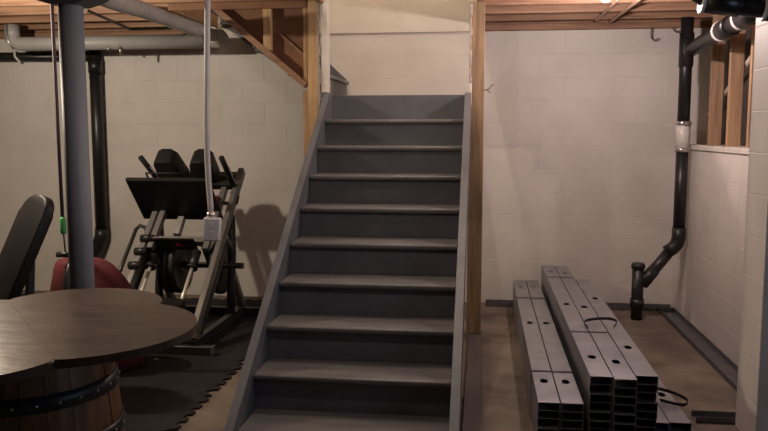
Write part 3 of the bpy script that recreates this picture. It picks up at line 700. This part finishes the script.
def spline(ps, n=8):
    out = []; P = [V(p) for p in ps]; P = [P[0]*2-P[1]]+P+[P[-1]*2-P[-2]]
    for i in range(1, len(P)-2):
        for k in range(n):
            t = k/n; a, b, c, d = P[i-1:i+3]
            out.append(0.5*((2*b)+(c-a)*t+(2*a-5*b+4*c-d)*t*t+(3*b-a-3*c+d)*t**3))
    out.append(P[-2]); return out
zr = SPZ*9+0.012
ribbon(spline([onz(588, 328, zr), onz(584, 323, zr), onz(588, 320, zr+0.004), onz(600, 318.5, zr+0.02), onz(612, 319, zr+0.02), onz(617, 322, zr+0.01), onz(614, 327, zr)]), 0.017, 'loose_strap', 'curled loose black strap lying on top of the tall stack')
zr = SPZ*2+0.012
ribbon(spline([onz(655, 388, zr+0.06), onz(668, 391, zr+0.045), onz(681, 396, zr+0.03), onz(688, 401, zr+0.012), onz(684, 405, zr), onz(672, 403, zr), onz(660, 400, zr)]), 0.017, 'loose_strap', 'curled loose black strap on the lowest stack at right')

# ------------------------------------------------------------------ floor tracks
def track(p, q, w, label, m='dark_galvanized', h=0.034):
    p, q = V(p), V(q); t = MB(); d = (q-p).normalized(); s = V((-d.y, d.x, 0))
    t.bar(p+V((0, 0, .0015)), q+V((0, 0, .0015)), w, 0.003, bev=0)
    for k in (-1, 1): t.bar(p+s*k*(w/2-.001)+V((0, 0, h/2)), q+s*k*(w/2-.001)+V((0, 0, h/2)), 0.002, h, bev=0)
    tag(t.build('floor_track', m), label, 'metal track', 'steel tracks on the floor')
track((0.045, YB-0.072, 0), (1.63, YB-0.072, 0), 0.13, 'dark steel floor track along the foot of the back wall')
track((1.565, 4.16, 0), (1.565, 6.685, 0), 0.13, 'dark steel floor track along the foot of the half wall')
track((1.13, 4.14, 0), (1.40, 4.14, 0), 0.094, 'short grey steel floor track beside the thick wall end')

# ------------------------------------------------------------------ right drain pipes
dp = thing('corner_drain_pipe', (1.62, 6.6, 0.3), 'black plastic drain stack in the right back corner with white coupling', 'pipe')
xp, yp2 = 1.535, 6.38
xq = ony(681, 180, yp2).x; xp = xq-0.0
WY = ony(637, 300, yp2).x
zel = ony(679, 240, yp2).z
MB().tube([(xp, yp2, 1.36), (xp, yp2, zel+0.05)], 0.047, 20).build('lower_pipe', 'black_abs', dp)
MB().tube([(xp, yp2, zel+0.10), (xp, yp2, zel+0.02), (xp-0.012, yp2, zel-0.03), (xp-0.045, yp2, zel-0.07), (xp-0.09, yp2, zel-0.10)], 0.054, 20).build('elbow', 'black_abs', dp)
MB().tube([(xp-0.06, yp2, zel-0.085), (WY+0.03, yp2, ony(643, 285, yp2).z)], 0.044, 20).build('slanted_pipe', 'black_abs', dp)
_a, _b = V((xp-0.06, yp2, zel-0.085)), V((WY+0.03, yp2, ony(643, 285, yp2).z))
MB().tube([_a.lerp(_b, 0.55), _a.lerp(_b, 0.98)], 0.050, 20).build('wye_arm', 'black_abs', dp)
wz = ony(637, 266, yp2).z
MB().tube([(WY, yp2, 0.001), (WY, yp2, wz)], 0.047, 20).build('wye', 'black_abs', dp)
MB().tube([(WY, yp2, wz-0.02), (WY, yp2, wz+0.01), (WY, yp2, wz+0.025)], 0.05, 20, radii=[0.055, 0.055, 0.045]).build('cleanout_cap', 'black_abs', dp)
MB().tube([(WY, yp2, 0.10), (WY, yp2, 0.17)], 0.055, 20).build('hub', 'black_abs', dp)
MB().tube([(xp, yp2, 1.36), (xp, yp2, 1.60)], 0.055, 20).build('coupling', 'white_hub', dp)
for z in (1.375, 1.585):
    MB().tube([(xp, yp2, z-0.016), (xp, yp2, z+0.016)], 0.059, 20).build('clamp_band', 'clamp_steel', dp)
    MB().box((xp-0.02, yp2-0.075, z-0.012), (xp+0.02, yp2-0.055, z+0.012), 0.004).build('clamp_screw', 'clamp_steel', dp)
MB().tube([(xp, yp2, 1.60), (xp, yp2, 2.40)], 0.047, 20).build('upper_pipe', 'black_abs', dp)
MB().tube([(xp, yp2, 2.02), (xp, yp2, 2.28)], 0.055, 20).build('hub', 'black_abs', dp)
hd = thing('overhead_drain_pipe', (1.6, 5.8, 2.1), 'black plastic drain pipe with white rings under the joists at right', 'pipe')
h0, h1 = onx(692, 53, 1.575), onx(748, 13, 1.575)
h0 = V((1.585, 6.30, 2.15)); 
def hp(f): return h0.lerp(h1, f)
h1 = onx(752, 13, 1.56)
MB().tube([h0, hp(1.0), hp(1.35)], 0.055, 20).build('drain_run', 'black_abs', hd)
for (a, b, nm) in ((0.57, 0.73, 0), (0.88, 1.08, 1)):
    MB().tube([hp(a), hp(b)], 0.068, 20).build('coupling', 'black_abs', hd)
    MB().tube([hp(a-0.012), hp(a+0.018)], 0.0715, 20).build('white_ring', 'white_hub', hd)
q0, q1 = ony(697, 0, 3.62), ony(790, 12, 3.62)
sl = (q1.z-q0.z)/(q1.x-q0.x)
bq = thing('overhead_branch_pipe', (q0.x, 3.62, q0.z), 'black plastic branch pipe crossing in front of the thick wall at top right', 'pipe')
MB().tube([(q0.x-0.02, 3.62, ZC-0.003), (q0.x-0.02, 3.62, q0.z+0.09), (q0.x-0.005, 3.62, q0.z+0.035), (q0.x+0.05, 3.62, q0.z+0.002), (q0.x+0.1, 3.62, q0.z+0.1*sl), (2.6, 3.62, q0.z+(2.6-q0.x)*sl)], 0.042, 20).build('pipe', 'black_abs', bq)
for xx in (q0.x+0.02, ony(763, 9, 3.62).x):
    MB().tube([(xx, 3.62, q0.z+(xx-q0.x)*sl), (xx+0.16, 3.62, q0.z+(xx+0.16-q0.x)*sl)], 0.051, 20).build('coupling', 'black_abs', bq)
    MB().tube([(xx-0.004, 3.62, q0.z+(xx-q0.x)*sl), (xx+0.010, 3.62, q0.z+(xx+0.010-q0.x)*sl)], 0.054, 20).build('white_ring', 'white_hub', bq)
tag(MB().tube([onx(752, 57, 1.87), onx(722, 98, 1.87), onx(692, 136, 1.87)], 0.018, 10).build('vent_tube', 'pale_wire'), 'pale thin pipe slanting behind the bare wall studs', 'pipe')
# thin pipes and wires under the right joists
for (a, b, c_, d_, lab) in ((622, -4, 596, 20, 'left of two thin copper pipes under the right joists'), (644, -4, 610, 22, 'right of two thin copper pipes under the right joists')):
    tag(MB().tube([onz(a, b, 2.418), onz(c_, d_, 2.418)], 0.0105, 10).build('copper_pipe', 'copper'), lab, 'pipe', 'thin copper pipes')
def loop(a, b, label):
    ps = [ony(a-3, b-6, 6.76), ony(a-4, b+2, 6.76), ony(a-1, b+6, 6.76), ony(a+4, b+4, 6.76)]
    ps[0] = V((ps[0].x, 6.76, 2.377))
    tag(MB().tube(spline(ps, 5), 0.005, 6).build('hanging_wire', 'plate_brown'), label, 'wire', 'wire ends under the right joists')
loop(655, 34, 'larger loop of wire hanging under the joists on the back wall'); loop(677, 26, 'small loop of wire hanging under the joists near the drain')

# ------------------------------------------------------------------ bulbs and their light
for i, (p, w, c, lab) in enumerate(BULBS):
    x, y, z = p; zc = 5.1 if z > 3 else (ZS if i == 0 else ZC)
    L = thing('bulb_lamp', (x, y, z-0.05), lab, 'lamp', 'bare bulbs')
    MB().lathe([(0.001, -0.035), (0.018, -0.030), (0.030, -0.012), (0.032, 0.006), (0.022, 0.03), (0.014, 0.045)], (x, y, z), 16).build('bulb', 'bulb_glow', L)
    MB().lathe([(0.016, 0.04), (0.024, 0.045), (0.024, 0.062), (0.001, 0.062)], (x, y, z), 16).build('socket', 'porcelain', L)
    if zc-z > 0.1: MB().tube([(x, y, z+0.06), (x, y, zc-0.001)], 0.004, 8).build('cord', 'porcelain', L)
    ld = bpy.data.lights.new('bulb_light', 'POINT'); ld.energy = w; ld.color = c; ld.shadow_soft_size = 0.03
    lo = bpy.data.objects.new('bulb_light', ld); COL.objects.link(lo); lo.parent = L; lo.location = (0, 0, -0.03)

# gym things and the barrel stand on the rubber mat
for o in list(COL.objects):
    if o.parent is None and o.name.split('.')[0] in ('leg_press_machine', 'weight_plate', 'exercise_bench', 'gym_bag', 'barrel', 'clover_tabletop'): o.location.z += 0.0125
